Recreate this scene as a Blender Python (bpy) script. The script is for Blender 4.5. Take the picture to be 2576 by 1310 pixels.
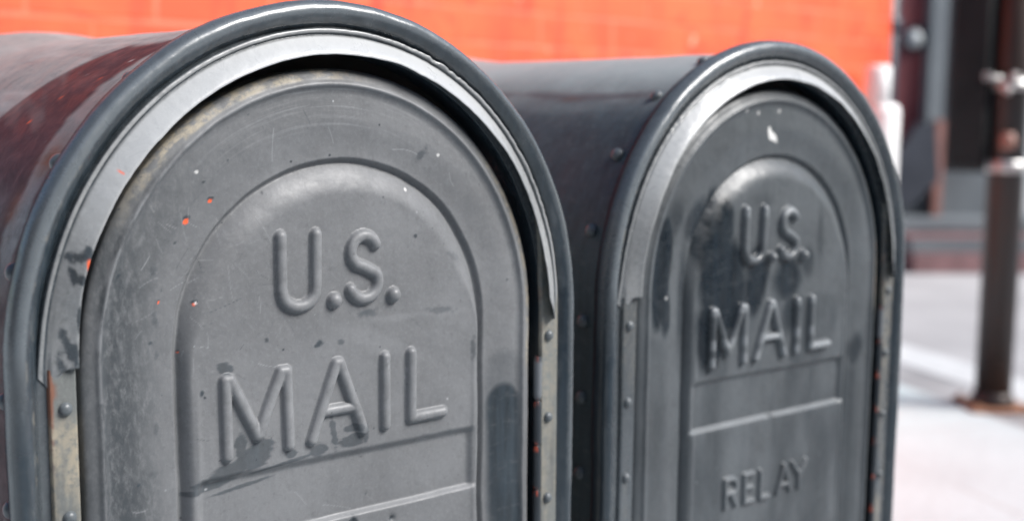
import bpy, math, random
import numpy as np
from mathutils import Matrix, Vector

for _o in list(bpy.data.objects): bpy.data.objects.remove(_o)
SC = bpy.context.scene
COL = SC.collection

# ------------------------------------------------------------------ camera
S = 0.26            # outer radius of a mailbox front, metres
ZS = 1.0            # height of the springing line of the arch
YAW, PITCH, ROLL = -0.7050, 0.1148, 0.0127
CAM = (-0.532, -0.846, 1.178)
cy_, sy_ = math.cos(YAW), math.sin(YAW)
Rz = Matrix(((cy_, sy_, 0), (-sy_, cy_, 0), (0, 0, 1)))
Bm = Matrix(((1, 0, 0), (0, 0, -1), (0, 1, 0)))
Rx = Matrix(((1, 0, 0), (0, math.cos(PITCH), -math.sin(PITCH)), (0, math.sin(PITCH), math.cos(PITCH))))
Rr = Matrix(((math.cos(ROLL), -math.sin(ROLL), 0), (math.sin(ROLL), math.cos(ROLL), 0), (0, 0, 1)))
RC = Rr @ Rx @ Bm @ Rz
cam_d = bpy.data.cameras.new('camera')
cam = bpy.data.objects.new('camera', cam_d); COL.objects.link(cam)
m = Matrix((RC[0], -RC[1], -RC[2])).transposed().to_4x4()
m.translation = Vector(CAM)
cam.matrix_world = m
cam_d.sensor_width = 36; cam_d.lens = 3083.4 / 2576 * 36
cam_d.clip_start = 0.02; cam_d.clip_end = 500
cam_d.dof.use_dof = True
cam_d.dof.focus_distance = 0.965
cam_d.dof.aperture_fstop = 3.4
SC.camera = cam

# ------------------------------------------------------------------ light
SUN_DIR = Vector((0.40, -0.66, 0.66)).normalized()     # towards the sun
world = bpy.data.worlds.new('World'); SC.world = world; world.use_nodes = True
nt = world.node_tree; nt.nodes.clear()
wo = nt.nodes.new('ShaderNodeOutputWorld'); bg = nt.nodes.new('ShaderNodeBackground')
sky = nt.nodes.new('ShaderNodeTexSky'); sky.sky_type = 'NISHITA'; sky.sun_disc = False
sky.sun_elevation = math.asin(SUN_DIR.z)
sky.sun_rotation = math.atan2(SUN_DIR.x, SUN_DIR.y)
sky.dust_density = 1.5; sky.air_density = 1.0; sky.ozone_density = 1.0
bg.inputs['Strength'].default_value = 0.075
nt.links.new(sky.outputs[0], bg.inputs['Color']); nt.links.new(bg.outputs[0], wo.inputs['Surface'])
sl = bpy.data.lights.new('sun', 'SUN'); sl.energy = 3.7; sl.angle = math.radians(34); sl.color = (1.0, 0.98, 0.955)
so = bpy.data.objects.new('sun', sl); COL.objects.link(so)
so.rotation_euler = SUN_DIR.to_track_quat('Z', 'Y').to_euler()
SC.view_settings.view_transform = 'Standard'; SC.view_settings.look = 'None'
SC.view_settings.gamma = 1.0; SC.view_settings.exposure = 1.0
SC.render.engine = 'CYCLES'

# ------------------------------------------------------------------ numpy noise
def _hash(ix, iy, seed):
    h = (ix.astype(np.int64) * 374761393 + iy.astype(np.int64) * 668265263 + seed * 974711) & 0xffffffff
    h = ((h ^ (h >> 13)) * 1274126177) & 0xffffffff
    h = (h ^ (h >> 16)) & 0xffff
    return h / 65535.0
def vnoise(x, y, seed=0):
    ix, iy = np.floor(x), np.floor(y); fx, fy = x - ix, y - iy
    fx = fx * fx * (3 - 2 * fx); fy = fy * fy * (3 - 2 * fy)
    a, b = _hash(ix, iy, seed), _hash(ix + 1, iy, seed)
    c, d = _hash(ix, iy + 1, seed), _hash(ix + 1, iy + 1, seed)
    return (a * (1 - fx) + b * fx) * (1 - fy) + (c * (1 - fx) + d * fx) * fy
def fbm(x, y, seed=0, o=4):
    s = 0; a = 0.5; t = 0
    for i in range(o):
        s = s + a * vnoise(x * 2 ** i, y * 2 ** i, seed + i * 17); t += a; a *= 0.55
    return s / t * 2 - 1      # -1..1
def sstep(a, b, x):
    t = np.clip((x - a) / (b - a), 0, 1); return t * t * (3 - 2 * t)

# ------------------------------------------------------------------ object helpers
def empty(name, loc=(0, 0, 0), rot=(0, 0, 0)):
    o = bpy.data.objects.new(name, None); COL.objects.link(o)
    o.location = loc; o.rotation_euler = rot; o.empty_display_size = .1
    return o
def tag(o, label=None, cat=None, group=None, kind=None):
    if label: o['label'] = label
    if cat: o['category'] = cat
    if group: o['group'] = group
    if kind: o['kind'] = kind
    return o
def link(name, me, mat, parent=None, loc=(0, 0, 0), rot=(0, 0, 0)):
    o = bpy.data.objects.new(name, me); COL.objects.link(o)
    if mat and not me.materials: me.materials.append(mat)
    if parent: o.parent = parent
    o.location = loc; o.rotation_euler = rot
    return o
def np_mesh(name, V, F, attrs=None, smooth=True):
    V = np.asarray(V, np.float32).reshape(-1, 3); F = np.asarray(F, np.int32)
    me = bpy.data.meshes.new(name)
    me.vertices.add(len(V)); me.vertices.foreach_set('co', V.ravel())
    n = F.shape[1]
    me.loops.add(F.size); me.loops.foreach_set('vertex_index', F.ravel())
    me.polygons.add(len(F)); me.polygons.foreach_set('loop_start', np.arange(0, F.size, n, dtype=np.int32))
    me.polygons.foreach_set('loop_total', np.full(len(F), n, np.int32))
    me.polygons.foreach_set('use_smooth', np.full(len(F), smooth, bool))
    me.update(calc_edges=True)
    for k, a in (attrs or {}).items():
        at = me.attributes.new(k, 'FLOAT', 'POINT'); at.data.foreach_set('value', np.clip(np.asarray(a, np.float32).ravel(), 0, 1))
    me.validate()
    return me
def grid_faces(n, m, closed=False, flip=False):
    i, j = np.meshgrid(np.arange(n - 1), np.arange(m if closed else m - 1), indexing='ij')
    j2 = (j + 1) % m
    F = np.stack([i * m + j, i * m + j2, (i + 1) * m + j2, (i + 1) * m + j], -1).reshape(-1, 4)
    return F[:, ::-1] if flip else F
class MB:
    """collects simple solids into one mesh"""
    def __init__(s): s.v = []; s.f = []; s.sm = []
    def add(s, vs, fs, smooth=False):
        b = len(s.v); s.v += [tuple(v) for v in vs]; s.f += [tuple(b + i for i in f) for f in fs]; s.sm += [smooth] * len(fs)
    def box(s, c, h, M=None, bev=0.0):
        cx, cy, cz = c; hx, hy, hz = h
        if bev > 0:      # chamfered box: eight corners cut on all three axes
            vs = []; 
            for sx in (-1, 1):
                for sy in (-1, 1):
                    for sz in (-1, 1):
                        vs += [(sx * hx, sy * (hy - bev), sz * (hz - bev)), (sx * (hx - bev), sy * hy, sz * (hz - bev)), (sx * (hx - bev), sy * (hy - bev), sz * hz)]
            import bmesh
            bm = bmesh.new()
            for v in vs: bm.verts.new(v)
            bmesh.ops.convex_hull(bm, input=bm.verts)
            bm.verts.index_update()
            P = [Vector(v.co) for v in bm.verts]; fs = [[v.index for v in f.verts] for f in bm.faces]; bm.free()
        else:
            P = [Vector((sx * hx, sy * hy, sz * hz)) for sx in (-1, 1) for sy in (-1, 1) for sz in (-1, 1)]
            fs = [(0, 1, 3, 2), (4, 6, 7, 5), (0, 4, 5, 1), (2, 3, 7, 6), (0, 2, 6, 4), (1, 5, 7, 3)]
        if M is not None: P = [M @ p for p in P]
        s.add([(p[0] + cx, p[1] + cy, p[2] + cz) for p in P], fs)
    def lathe(s, c, prof, axis='z', n=24, M=None, smooth=True):
        """prof: (radius, height) list; axis through c"""
        vs = []
        for r, h in prof:
            for k in range(n):
                a = 2 * math.pi * k / n; p = (r * math.cos(a), r * math.sin(a), h)
                if axis == 'y': p = (p[0], -p[2], p[1])
                if axis == 'x': p = (p[2], p[0], p[1])
                p = Vector(p)
                if M is not None: p = M @ p
                vs.append((p[0] + c[0], p[1] + c[1], p[2] + c[2]))
        fs = []
        for i in range(len(prof) - 1):
            for k in range(n):
                fs.append((i * n + k, i * n + (k + 1) % n, (i + 1) * n + (k + 1) % n, (i + 1) * n + k))
        b = len(prof) - 1
        if prof[0][0] > 1e-6: fs.append(tuple(range(n))[::-1])
        if prof[-1][0] > 1e-6: fs.append(tuple(b * n + k for k in range(n)))
        s.add(vs, fs, smooth)
    def tube(s, a, b, r, n=16, smooth=True):
        a, b = Vector(a), Vector(b); d = b - a
        M = d.to_track_quat('Z', 'Y').to_matrix()
        s.lathe(a, [(r, 0), (r, d.length)], n=n, M=M, smooth=smooth)
    def build(s, name, mat, parent=None, loc=(0, 0, 0), rot=(0, 0, 0)):
        me = bpy.data.meshes.new(name); me.from_pydata(s.v, [], s.f)
        me.polygons.foreach_set('use_smooth', s.sm); me.update(); me.validate()
        return link(name, me, mat, parent, loc, rot)

# ------------------------------------------------------------------ materials
class NB:
    def __init__(s, name):
        s.m = bpy.data.materials.new(name); s.m.use_nodes = True; s.t = s.m.node_tree; s.t.nodes.clear()
        s.out = s.t.nodes.new('ShaderNodeOutputMaterial'); s.b = s.t.nodes.new('ShaderNodeBsdfPrincipled')
        s.t.links.new(s.b.outputs[0], s.out.inputs[0])
        s.tc = s.t.nodes.new('ShaderNodeTexCoord')
    def L(s, a, b): s.t.links.new(a, b)
    def setin(s, sock, v):
        if isinstance(v, bpy.types.NodeSocket): s.L(v, sock)
        elif isinstance(v, (tuple, list)) and len(v) == 3 and sock.type == 'RGBA': sock.default_value = (*v, 1)
        else: sock.default_value = v
    def noise(s, scale, detail=4, rough=.55, vec=None, dist=0.0, stretch=None):
        n = s.t.nodes.new('ShaderNodeTexNoise'); n.inputs['Scale'].default_value = scale
        n.inputs['Detail'].default_value = detail; n.inputs['Roughness'].default_value = rough; n.inputs['Distortion'].default_value = dist
        v = vec or s.tc.outputs['Object']
        if stretch:
            mp = s.t.nodes.new('ShaderNodeMapping'); mp.inputs['Scale'].default_value = stretch; s.L(v, mp.inputs[0]); v = mp.outputs[0]
        s.L(v, n.inputs['Vector']); return n.outputs['Fac']
    def ramp(s, fac, a, b, c0=0.0, c1=1.0):
        n = s.t.nodes.new('ShaderNodeMapRange'); n.interpolation_type = 'SMOOTHSTEP'
        s.L(fac, n.inputs[0]); n.inputs[1].default_value = a; n.inputs[2].default_value = b; n.inputs[3].default_value = c0; n.inputs[4].default_value = c1
        return n.outputs[0]
    def math(s, op, a, b=0.0):
        n = s.t.nodes.new('ShaderNodeMath'); n.operation = op; s.setin(n.inputs[0], a); s.setin(n.inputs[1], b); return n.outputs[0]
    def mix(s, fac, a, b, mode='MIX'):
        n = s.t.nodes.new('ShaderNodeMix'); n.data_type = 'RGBA'; n.blend_type = mode
        s.setin(n.inputs[0], fac); s.setin(n.inputs[6], a); s.setin(n.inputs[7], b); return n.outputs[2]
    def attr(s, name):
        n = s.t.nodes.new('ShaderNodeAttribute'); n.attribute_name = name; return n.outputs['Fac']
    def bump(s, h, strength=.2, dist=.001, nrm=None):
        n = s.t.nodes.new('ShaderNodeBump'); n.inputs['Strength'].default_value = strength; n.inputs['Distance'].default_value = dist
        s.L(h, n.inputs['Height'])
        if nrm: s.L(nrm, n.inputs['Normal'])
        return n.outputs[0]
    def done(s, col=None, rough=None, nrm=None, metal=None, **kw):
        if col is not None: s.setin(s.b.inputs['Base Color'], col)
        if rough is not None: s.setin(s.b.inputs['Roughness'], rough)
        if metal is not None: s.setin(s.b.inputs['Metallic'], metal)
        if nrm is not None: s.L(nrm, s.b.inputs['Normal'])
        for k, v in kw.items(): s.setin(s.b.inputs[k], v)
        return s.m

DARK = (.017, .025, .032); CREAM = (.34, .30, .23); ORANGE = (.85, .13, .045); MAROON = (.050, .025, .031)
def paint(name, base, dark=DARK, mott=0.35, streak=0.25, rough=.40, bumpy=1.0, coat=0.0, spec=.5):
    b = NB(name)
    big = b.noise(7, 5, .6); mid = b.noise(45, 8, .68, dist=.6); fine = b.noise(330, 5, .7)
    st = b.noise(1, 6, .65, stretch=(120, 120, 9)); 
    c = b.mix(b.ramp(big, .38, .66), tuple(x * .86 for x in base), tuple(x * 1.10 for x in base))
    c = b.mix(b.math('MULTIPLY', b.ramp(mid, .52, .72), mott), c, tuple(x * .45 + y * .3 for x, y in zip(base, dark)))
    c = b.mix(b.math('MULTIPLY', b.ramp(st, .5, .72), streak), c, tuple(x * .55 for x in base))
    c = b.mix(b.math('MULTIPLY', b.ramp(fine, .45, .75), .35), c, tuple(min(1, x * 1.45) for x in base))
    c = b.mix(b.math('MULTIPLY', b.ramp(b.noise(210, 6, .75), .52, .72), .35), c, tuple(x * .5 for x in base))
    mo = b.math('MULTIPLY', b.attr('mott'), b.ramp(b.noise(150, 10, .8, dist=.3, stretch=(1, 1, .45)), .26, .58))
    c = b.mix(mo, c, tuple(x * .9 + .03 for x in dark))
    c = b.mix(b.attr('pale'), c, tuple(min(.62, x * 1.65) for x in base))
    c = b.mix(b.attr('maroon'), c, b.mix(b.ramp(b.noise(28, 6, .65, stretch=(1, .5, 1)), .35, .68), MAROON, (.078, .044, .050)))
    c = b.mix(b.attr('rusty'), c, (.22, .080, .040))
    c = b.mix(b.math('MULTIPLY', b.attr('cream'), b.ramp(b.noise(140, 7, .75), .34, .58)), c, CREAM)
    dk = b.attr('dark')
    c = b.mix(dk, c, b.mix(b.ramp(st, .35, .7), dark, tuple(x * 1.9 for x in dark)))
    c = b.mix(b.math('MULTIPLY', b.math('MULTIPLY', dk, .28), b.ramp(b.noise(70, 8, .75, stretch=(.6, 1, 1.6)), .5, .66)), c, tuple(x * .8 for x in base))
    c = b.mix(b.attr('scuff_glint'), c, tuple(min(.6, x * 1.8 + .10) for x in base))
    c = b.mix(b.attr('mark'), c, tuple(x * .9 for x in dark))
    c = b.mix(b.attr('orange'), c, ORANGE)
    c = b.mix(b.attr('white'), c, (.85, .84, .82))
    r = b.math('ADD', b.ramp(mid, .3, .7, rough - .07, rough + .13), b.math('MULTIPLY', dk, -.12))
    n1 = b.bump(b.noise(60, 6, .6), .22 * bumpy, .0012)
    n2 = b.bump(fine, .18 * bumpy, .0004, n1)
    return b.done(c, r, n2, **{'Specular IOR Level': b.math('MULTIPLY', b.math('SUBTRACT', 1.0, b.attr('dull')), spec)}, **({'Coat Weight': coat, 'Coat Roughness': .22} if coat else {}))

GREY = (.166, .171, .178)
M_DOOR = paint('door_paint', GREY, mott=.25, streak=.15, rough=.48)
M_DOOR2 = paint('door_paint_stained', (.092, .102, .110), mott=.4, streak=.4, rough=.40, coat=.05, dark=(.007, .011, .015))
M_FRAME = paint('frame_paint', (.088, .100, .109), mott=.5, streak=.3, rough=.25, coat=.12, spec=.8)
M_HOOD = paint('hood_paint', (.30, .308, .312), mott=.75, streak=.45, rough=.30, bumpy=1.8, spec=.8)
M_BODY = paint('body_paint', (.30, .305, .30), mott=.55, streak=.0, rough=.52, spec=.22)
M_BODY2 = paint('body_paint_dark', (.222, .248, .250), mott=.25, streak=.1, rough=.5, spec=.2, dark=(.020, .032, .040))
M_RIVET = paint('rivet_paint', (.12, .135, .145), mott=.5, rough=.33)
M_STRIP = paint('worn_strip_paint', (.17, .18, .175), mott=.6, streak=.7, rough=.5, bumpy=1.5)
M_HINGE = paint('hinge_paint', (.035, .042, .05), mott=.5, rough=.4)

# ------------------------------------------------------------------ mailbox
G = 1.0245           # the arch is a touch taller than a half circle
ZB = -2.95           # bottom of the body (radius units)
def path(n_arc=220, n_str=60, zlow=ZB, dense=-1.35, t0=None, t1=None):
    """list of (kind, value): right side up, over the arch, left side down"""
    zz = np.concatenate([np.linspace(zlow, dense, 6)[:-1], np.linspace(dense, 0, n_str)[:-1]])
    P = [('r', z) for z in zz] + [('a', t) for t in np.linspace(0, math.pi, n_arc)] + [('l', z) for z in zz[::-1]]
    return P
def catmull(pts, k=4):
    pts = [np.array(p, float) for p in pts]; out = []
    for i in range(len(pts) - 1):
        p0 = pts[max(i - 1, 0)]; p1 = pts[i]; p2 = pts[i + 1]; p3 = pts[min(i + 2, len(pts) - 1)]
        for t in np.arange(k) / k:
            out.append(.5 * ((2 * p1) + (-p0 + p2) * t + (2 * p0 - 5 * p1 + 4 * p2 - p3) * t * t + (-p0 + 3 * p1 - 3 * p2 + p3) * t ** 3))
    out.append(pts[-1]); return np.array(out)
def sweep(P, prof, fn=None):
    """returns V (n,m,3) in metres and helper arrays s (arc parameter), r, y"""
    n, mm = len(P), len(prof)
    r = np.tile(prof[:, 0], (n, 1)); y = np.tile(prof[:, 1], (n, 1))
    s = np.array([(v if k == 'r' else (v if k == 'a' else math.pi - v)) for k, v in P])  # r: z(<0); a: theta; l: pi - z
    s2 = np.tile(s[:, None], (1, mm))
    if fn: r, y = fn(s2, r, y)
    th = np.clip(s2, 0, math.pi)
    zl = np.where(s2 < 0, s2, np.where(s2 > math.pi, math.pi - s2, 0))
    X = r * np.cos(th); Z = G * r * np.sin(th) + zl
    return np.stack([X, y, Z], -1) * S, s2, r, y

# --- embossed lettering as strokes in radius units
def arc(cx, cz, rx, rz, a0, a1, n=14):
    return [(cx + rx * math.cos(math.radians(a0 + (a1 - a0) * i / n)), cz + rz * math.sin(math.radians(a0 + (a1 - a0) * i / n))) for i in range(n + 1)]
LET = [  # (points, half width)
    ([(-.189, .337), (-.189, .16)] + arc(-.127, .155, .060, .056, 180, 360) + [(-.066, .16), (-.063, .337)], .0185),
    (arc(.116, .266, .050, .055, 25, 200) + [(.085, .226)] + [(.118, .212), (.148, .196)] + arc(.116, .158, .055, .055, 30, -160), .0185),
    ([(.002, .108), (.0021, .1081)], .0235), ([(.2325, .105), (.2326, .1051)], .0235),
    ([(-.386, -.322), (-.388, -.086), (-.374, -.086), (-.282, -.276), (-.196, -.084), (-.176, -.084), (-.172, -.322)], .0180),
    ([(-.088, -.322), (.006, -.083), (.018, -.083), (.108, -.320)], .0180), ([(-.05, -.236), (.075, -.236)], .0165),
    ([(.197, -.086), (.196, -.318)], .0180),
    ([(.303, -.084), (.302, -.310), (.436, -.308)], .0180)]
def relay_letters():
    a, c = -.824, -.944
    w = .0115
    return [([(-.270, c), (-.270, a), (-.225, a)] + arc(-.225, a - .031, .028, .031, 90, -90, 8) + [(-.268, a - .062)], w), ([(-.232, a - .062), (-.196, c)], w),
            ([(-.083, a), (-.142, a), (-.142, c), (-.080, c)], w), ([(-.142, -.882), (-.09, -.882)], w),
            ([(-.036, a), (-.036, c), (.022, c)], w),
            ([(.082, c), (.125, a), (.130, a), (.172, c)], w), ([(.098, -.912), (.157, -.912)], w),
            ([(.188, a), (.234, -.880), (.282, a)], w), ([(.234, -.880), (.234, c)], w),
            # second, smaller line of the plate just below the frame
            ]
def seg_dist(x, z, pts):
    d = np.full(x.shape, 9.0)
    for (ax, az), (bx, bz) in zip(pts[:-1], pts[1:]):
        vx, vz = bx - ax, bz - az; L2 = vx * vx + vz * vz + 1e-12
        t = np.clip(((x - ax) * vx + (z - az) * vz) / L2, 0, 1)
        d = np.minimum(d, np.hypot(x - ax - t * vx, z - az - t * vz))
    return d
def blob(x, z, cx, cz, rx, rz, rot=0, soft=.25, amp=.25, nx=20, nz=20, seed=1):
    c, s = math.cos(math.radians(rot)), math.sin(math.radians(rot))
    u = ((x - cx) * c + (z - cz) * s) / rx; v = (-(x - cx) * s + (z - cz) * c) / rz
    d = np.hypot(u, v) + amp * fbm(x * nx, z * nz, seed, 4)
    return 1 - sstep(1 - soft, 1 + soft, d)

RB_ = 0.8118
def door_mesh(kind):
    nc = 520
    phi = np.linspace(math.pi / 2, 0, 300)[:-1]
    zz = [G * RB_ * np.sin(phi), np.linspace(0, -1.40, 420)[:-1], np.linspace(-1.4, -2.75, 30)]
    z = np.concatenate(zz)
    w = np.where(z > 0, np.sqrt(np.maximum(RB_ ** 2 - (z / G) ** 2, 1e-8)), RB_)
    u = np.linspace(-1, 1, nc); u = np.sin(u * math.pi / 2 * .72) / math.sin(math.pi / 2 * .72)
    X = w[:, None] * u[None]; Z = np.repeat(z[:, None], nc, 1)
    rho = np.where(Z > 0, np.hypot(X, Z / G), np.abs(X))
    d = RB_ - rho; d = np.minimum(d, Z + 2.75)
    th = np.arctan2(np.maximum(Z, 0), X)
    sd = {'L': 11, 'R': 57}[kind]
    # base pan, rolled edge
    h = np.full(X.shape, .008)
    t = np.clip(d / .050, 0, 1)
    h = h - .024 * (1 - np.sqrt(np.maximum(1 - (1 - t) ** 2, 0)))
    h += .009 * np.exp(-((rho - .766) / .010) ** 2)
    h -= .006 * sstep(.765, .735, rho)
    # arch groove and raised centre panel
    wob = .004 * fbm(th * 4, Z * 5, 3 + sd, 3)
    xc = X - .030
    q = np.where(Z > 0, np.hypot(xc, Z / .972), np.abs(xc)) + wob
    h -= .015 * sstep(.70, .575, q) + .020 * sstep(.576, .556, q)
    wd = .092 - .060 * sstep(.25, -.05, Z)
    ins = 1 - (np.clip((q - (.553 - wd)) / wd, 0, 1)) ** 1.8
    lvl = .044 + .008 * X
    zw = Z + .003 * fbm(X * 6, Z * 0, 5 + sd, 3)
    strip = sstep(-.368, -.402, zw) * sstep(-.594, -.578, zw)       # the recessed band between the two lines
    strip = strip * sstep(.535, .485, np.abs(xc))
    lvl = lvl - .021 * strip
    h += ins * lvl
    h += .004 * np.exp(-((np.abs(xc) - .510) / .010) ** 2) * sstep(0, -.25, Z)
    # letters
    strokes = [([(x - .034 * (x + .5), (.218 + (z - .218) * .92) if z > .05 else (-.085 + (z + .085) * .97)) for x, z in p], w_) for p, w_ in LET] + (relay_letters() if kind == 'R' else [])
    lh = np.zeros(X.shape)
    for pts, hw in strokes:
        m_ = (X > min(p[0] for p in pts) - .08) & (X < max(p[0] for p in pts) + .08) & (Z > min(p[1] for p in pts) - .08) & (Z < max(p[1] for p in pts) + .08)
        dd = seg_dist(X[m_], Z[m_], pts); H = hw * (1.15 if kind == 'L' else 1.45)
        tt = dd / (hw * 1.10)
        prof = np.where(tt < 1, np.sqrt(np.maximum(1 - np.clip(tt, 0, 1) ** 2, 0)) ** 1.05, 0) - .05 * np.exp(-((tt - 1.25) / .25) ** 2)
        lh[m_] = np.where(np.abs(lh[m_]) > H * prof, np.maximum(lh[m_], H * prof), np.where(prof > 0, np.maximum(lh[m_], H * prof), np.where(lh[m_] > 0, lh[m_], H * prof)))
    h += lh
    # gentle dents and unevenness of beaten sheet
    h += .0035 * fbm(X * 3.1, Z * 3.1, 31 + sd, 3) + .0011 * fbm(X * 13, Z * 13, 77 + sd, 3)
    h += .0004 * fbm(X * 60, Z * 60, 99 + sd, 2)
    A = {}
    zero = np.zeros(X.shape)
    dark, cream, orange, white, mott, pale = (zero.copy() for _ in range(6))
    rng = np.random.RandomState(5 + sd)
    if kind == 'L':
        brist = dict(nx=14, nz=90)
        for c in [(-.375, -.362, .075, .028, 12, .3, .7), (-.30, -.335, .055, .035, 15, .25, .9), (-.44, -.402, .085, .013, 8, .3, .6), (-.27, -.300, .040, .022, -20, .3, .9),
                  (-.345, -.300, .020, .050, 0, .3, .7), (-.175, -.345, .022, .014, 0, .3, .8), (-.075, -.349, .032, .022, 5, .25, .8), (.055, -.343, .05, .022, 5, .25, 1.1), (-.02, -.300, .012, .05, 8, .3, .9), (.10, -.325, .012, .03, 0, .3, .8),
                  (-.388, -.052, .028, .016, -10, .3, .8), (-.335, -.422, .10, .006, 7, .4, .7), (-.20, -.372, .10, .006, 7, .4, .7),
                  (.05, -.30, .03, .012, 0, .3, 1.0), (-.47, -.395, .03, .02, 0, .3, .6)]:
            dark = np.maximum(dark, blob(X, Z, *c[:5], soft=c[5] * .6, amp=c[6] * .6, seed=int(abs(c[0]) * 900), **brist) * .62)
        for c in [(.398, .046, .045, .012, -4, .42), (.115, .066, .030, .012, 10, .5), (-.072, -.014, .013, .010, 0, .8), (.008, -.02, .010, .008, 0, .5), (.537, -.098, .010, .040, 0, .5), (.452, .225, .03, .012, -30, .35),
                  (-.595, .116, .010, .020, 10, .4), (-.592, .012, .008, .014, 0, .4), (-.60, .26, .012, .014, 30, .35), (.052, -.612, .016, .015, 0, 1.0), (.20, -.632, .010, .011, 0, .9), (.335, .565, .03, .012, 40, .5), (-.60, -.2, .007, .016, 0, .35),(-.62, -.33, .014, .010, 0, .35),
                  (.30, .30, .006, .006, 0, .8), (-.25, .02, .006, .006, 0, .8), (-.463, -.113, .006, .010, 0, .8), (-.455, -.128, .004, .004, 0, .8)]:
            dark = np.maximum(dark, blob(X, Z, *c[:5], soft=.5, amp=1.0, nx=60, nz=90, seed=int(abs(c[0]) * 900) + 3) * c[5])
        # long dark overpainted bar at the right of the frame
        bx = X - (.688 + .018 * np.clip(-(Z + .3), 0, 1))
        cap = np.hypot(bx, np.maximum(Z + .315, 0)); cap = cap + .006 * fbm(X * 9, Z * 9, 8, 3)
        bar = 1 - sstep(.052, .088, cap)
        bar *= 1 - .5 * sstep(-.60, -1.0, Z) * sstep(-.02, -.06, bx)
        dark = np.maximum(dark, .93 * bar)
        halo = 1 - sstep(.055, .105, np.hypot(bx, np.maximum(Z + .21, 0)))
        dark = np.maximum(dark, .30 * halo * sstep(-.9, -.3, Z + 0 * X))
        mott = sstep(-.50, -.70, X + .05 * fbm(X * 4, Z * 4, 9)) * sstep(-.82, -.74, X) * sstep(.75, .2, Z) * .95  # worn mottling, deepened to carry the shading of the left side
        mott = np.maximum(mott, .50 * sstep(.60, .66, rho) * (X < 0) * sstep(.9, .3, Z))
        mott = np.maximum(mott, .55 * sstep(.86, .83, rho) * sstep(.60, .69, rho) * sstep(-.05, -.35, X) * sstep(.75, .4, Z) * sstep(-.05, .2, Z))
        e = fbm(th * 22, rho * 60, 21, 4)
        cream = sstep(.775, .785, rho) * sstep(math.radians(78), math.radians(96), th) * sstep(math.radians(156), math.radians(128), th) * sstep(-.25, .25, e + .1) * (Z > 0)
        cream = np.maximum(cream, .75 * sstep(.778, .792, rho) * (X > 0) * sstep(math.radians(48), math.radians(38), th) * sstep(-.28, -.1, Z) * sstep(-.7, .3, fbm(X * 3, Z * 30, 4)))
        # long concentric brush strokes across the top of the pan
        br = fbm(th * 3.2 + .3 * rho, rho * 150, 41, 3)
        top = np.exp(-((th - math.radians(93)) / .50) ** 2) * (Z > 0)
        pale = top * sstep(.615, .66, rho) * sstep(.785, .765, rho) * sstep(.05, .55, br) * .42
        pale = np.maximum(pale, .5 * sstep(.755, .765, rho) * sstep(.785, .772, rho) * sstep(-.3, .3, fbm(th * 9, rho * 40, 12)) * (Z > -.1) * (X < .35))
        pale = np.maximum(pale, .25 * np.exp(-((rho - .695 - .02 * np.sin(th * 3)) / .006) ** 2) * sstep(math.radians(100), math.radians(120), th) * sstep(-.2, .4, fbm(th * 14, rho * 20, 5)) * (Z > 0))
        for (cx, cz, r_) in [(-.417, .442, .0095), (-.495, .388, .0115), (-.473, .147, .007), (-.583, .163, .005), (-.52, .01, .003)]:
            orange = np.maximum(orange, blob(X, Z, cx, cz, r_ * .8, r_ * .62, 20, soft=.2, amp=.5, nx=90, nz=90, seed=7))
            dark = np.maximum(dark, .8 * blob(X, Z, cx + r_ * .2, cz + r_ * .9, r_ * 1.2, r_ * .6, 10, soft=.3, amp=.4, nx=90, nz=90, seed=9))
        for (cx, cz, r_) in [(-.44, .50, .004), (-.53, .33, .004), (-.61, .05, .004), (-.36, .56, .003), (-.70, .25, .004), (-.66, -.35, .005), (-.72, -.55, .004), (.70, .12, .004)]:
            dark = np.maximum(dark, .7 * blob(X, Z, cx, cz, r_ * 1.4, r_, 30, soft=.4, amp=.9, nx=110, nz=110, seed=int(abs(cx) * 99)))
        white = np.maximum(white, blob(X, Z, -.469, .149, .0035, .0045, soft=.3, amp=.3, seed=3))
        for (cx, cz) in [(.40, .56), (.275, .45), (-.46, .528)]:
            white = np.maximum(white, .6 * blob(X, Z, cx, cz, .006, .005, soft=.4, amp=.5, nx=80, nz=80, seed=4))
        # smear right of the full stop
        pale = np.maximum(pale, .22 * blob(X, Z, .12, -.02, .16, .028, -22, soft=.6, amp=.5, nx=9, nz=30, seed=12))
        pale = np.maximum(pale, .18 * blob(X, Z, .30, .04, .2, .012, 0, soft=.5, amp=.7, nx=9, nz=60, seed=13))
    else:
        for c in [(-.685, .10, .055, .21, -6, .30, .85), (-.655, -.06, .035, .10, 0, .4, .7), (-.38, .22, .13, .19, -15, .3, .95), (-.33, .02, .15, .20, 8, .3, .95), (-.40, -.20, .07, .15, 10, .5, .8), (-.31, -.02, .10, .26, 0, .5, .6),
                  (.335, .215, .032, .145, 0, .7, .42), (-.10, .02, .085, .14, -12, .5, .75), (.12, .02, .11, .10, 15, .5, .7), (.25, .08, .05, .08, 0, .6, .5), (.14, -.13, .06, .10, -8, .6, .55), (-.48, .30, .06, .10, -35, .5, .6),
                  (-.08, .36, .10, .05, 0, .7, .35), (-.62, .30, .06, .10, -30, .6, .45), (-.55, -.02, .035, .30, 0, .6, .5)]:
            dark = np.maximum(dark, blob(X, Z, *c[:5], soft=c[5], amp=.38, nx=9, nz=4, seed=int(abs(c[0]) * 700) + 2) * min(1, c[6] * 1.15))
        dark = .96 * sstep(.10, .88, dark)
        dark = np.maximum(dark, .50 * sstep(-.06, -.12, Z + .02 * fbm(X * 8, Z * 3, 6)) * sstep(-.56, -.50, X) * sstep(.57, .52, X) * sstep(-.5, .8, fbm(X * 9, Z * 2.5, 15, 3)))
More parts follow.
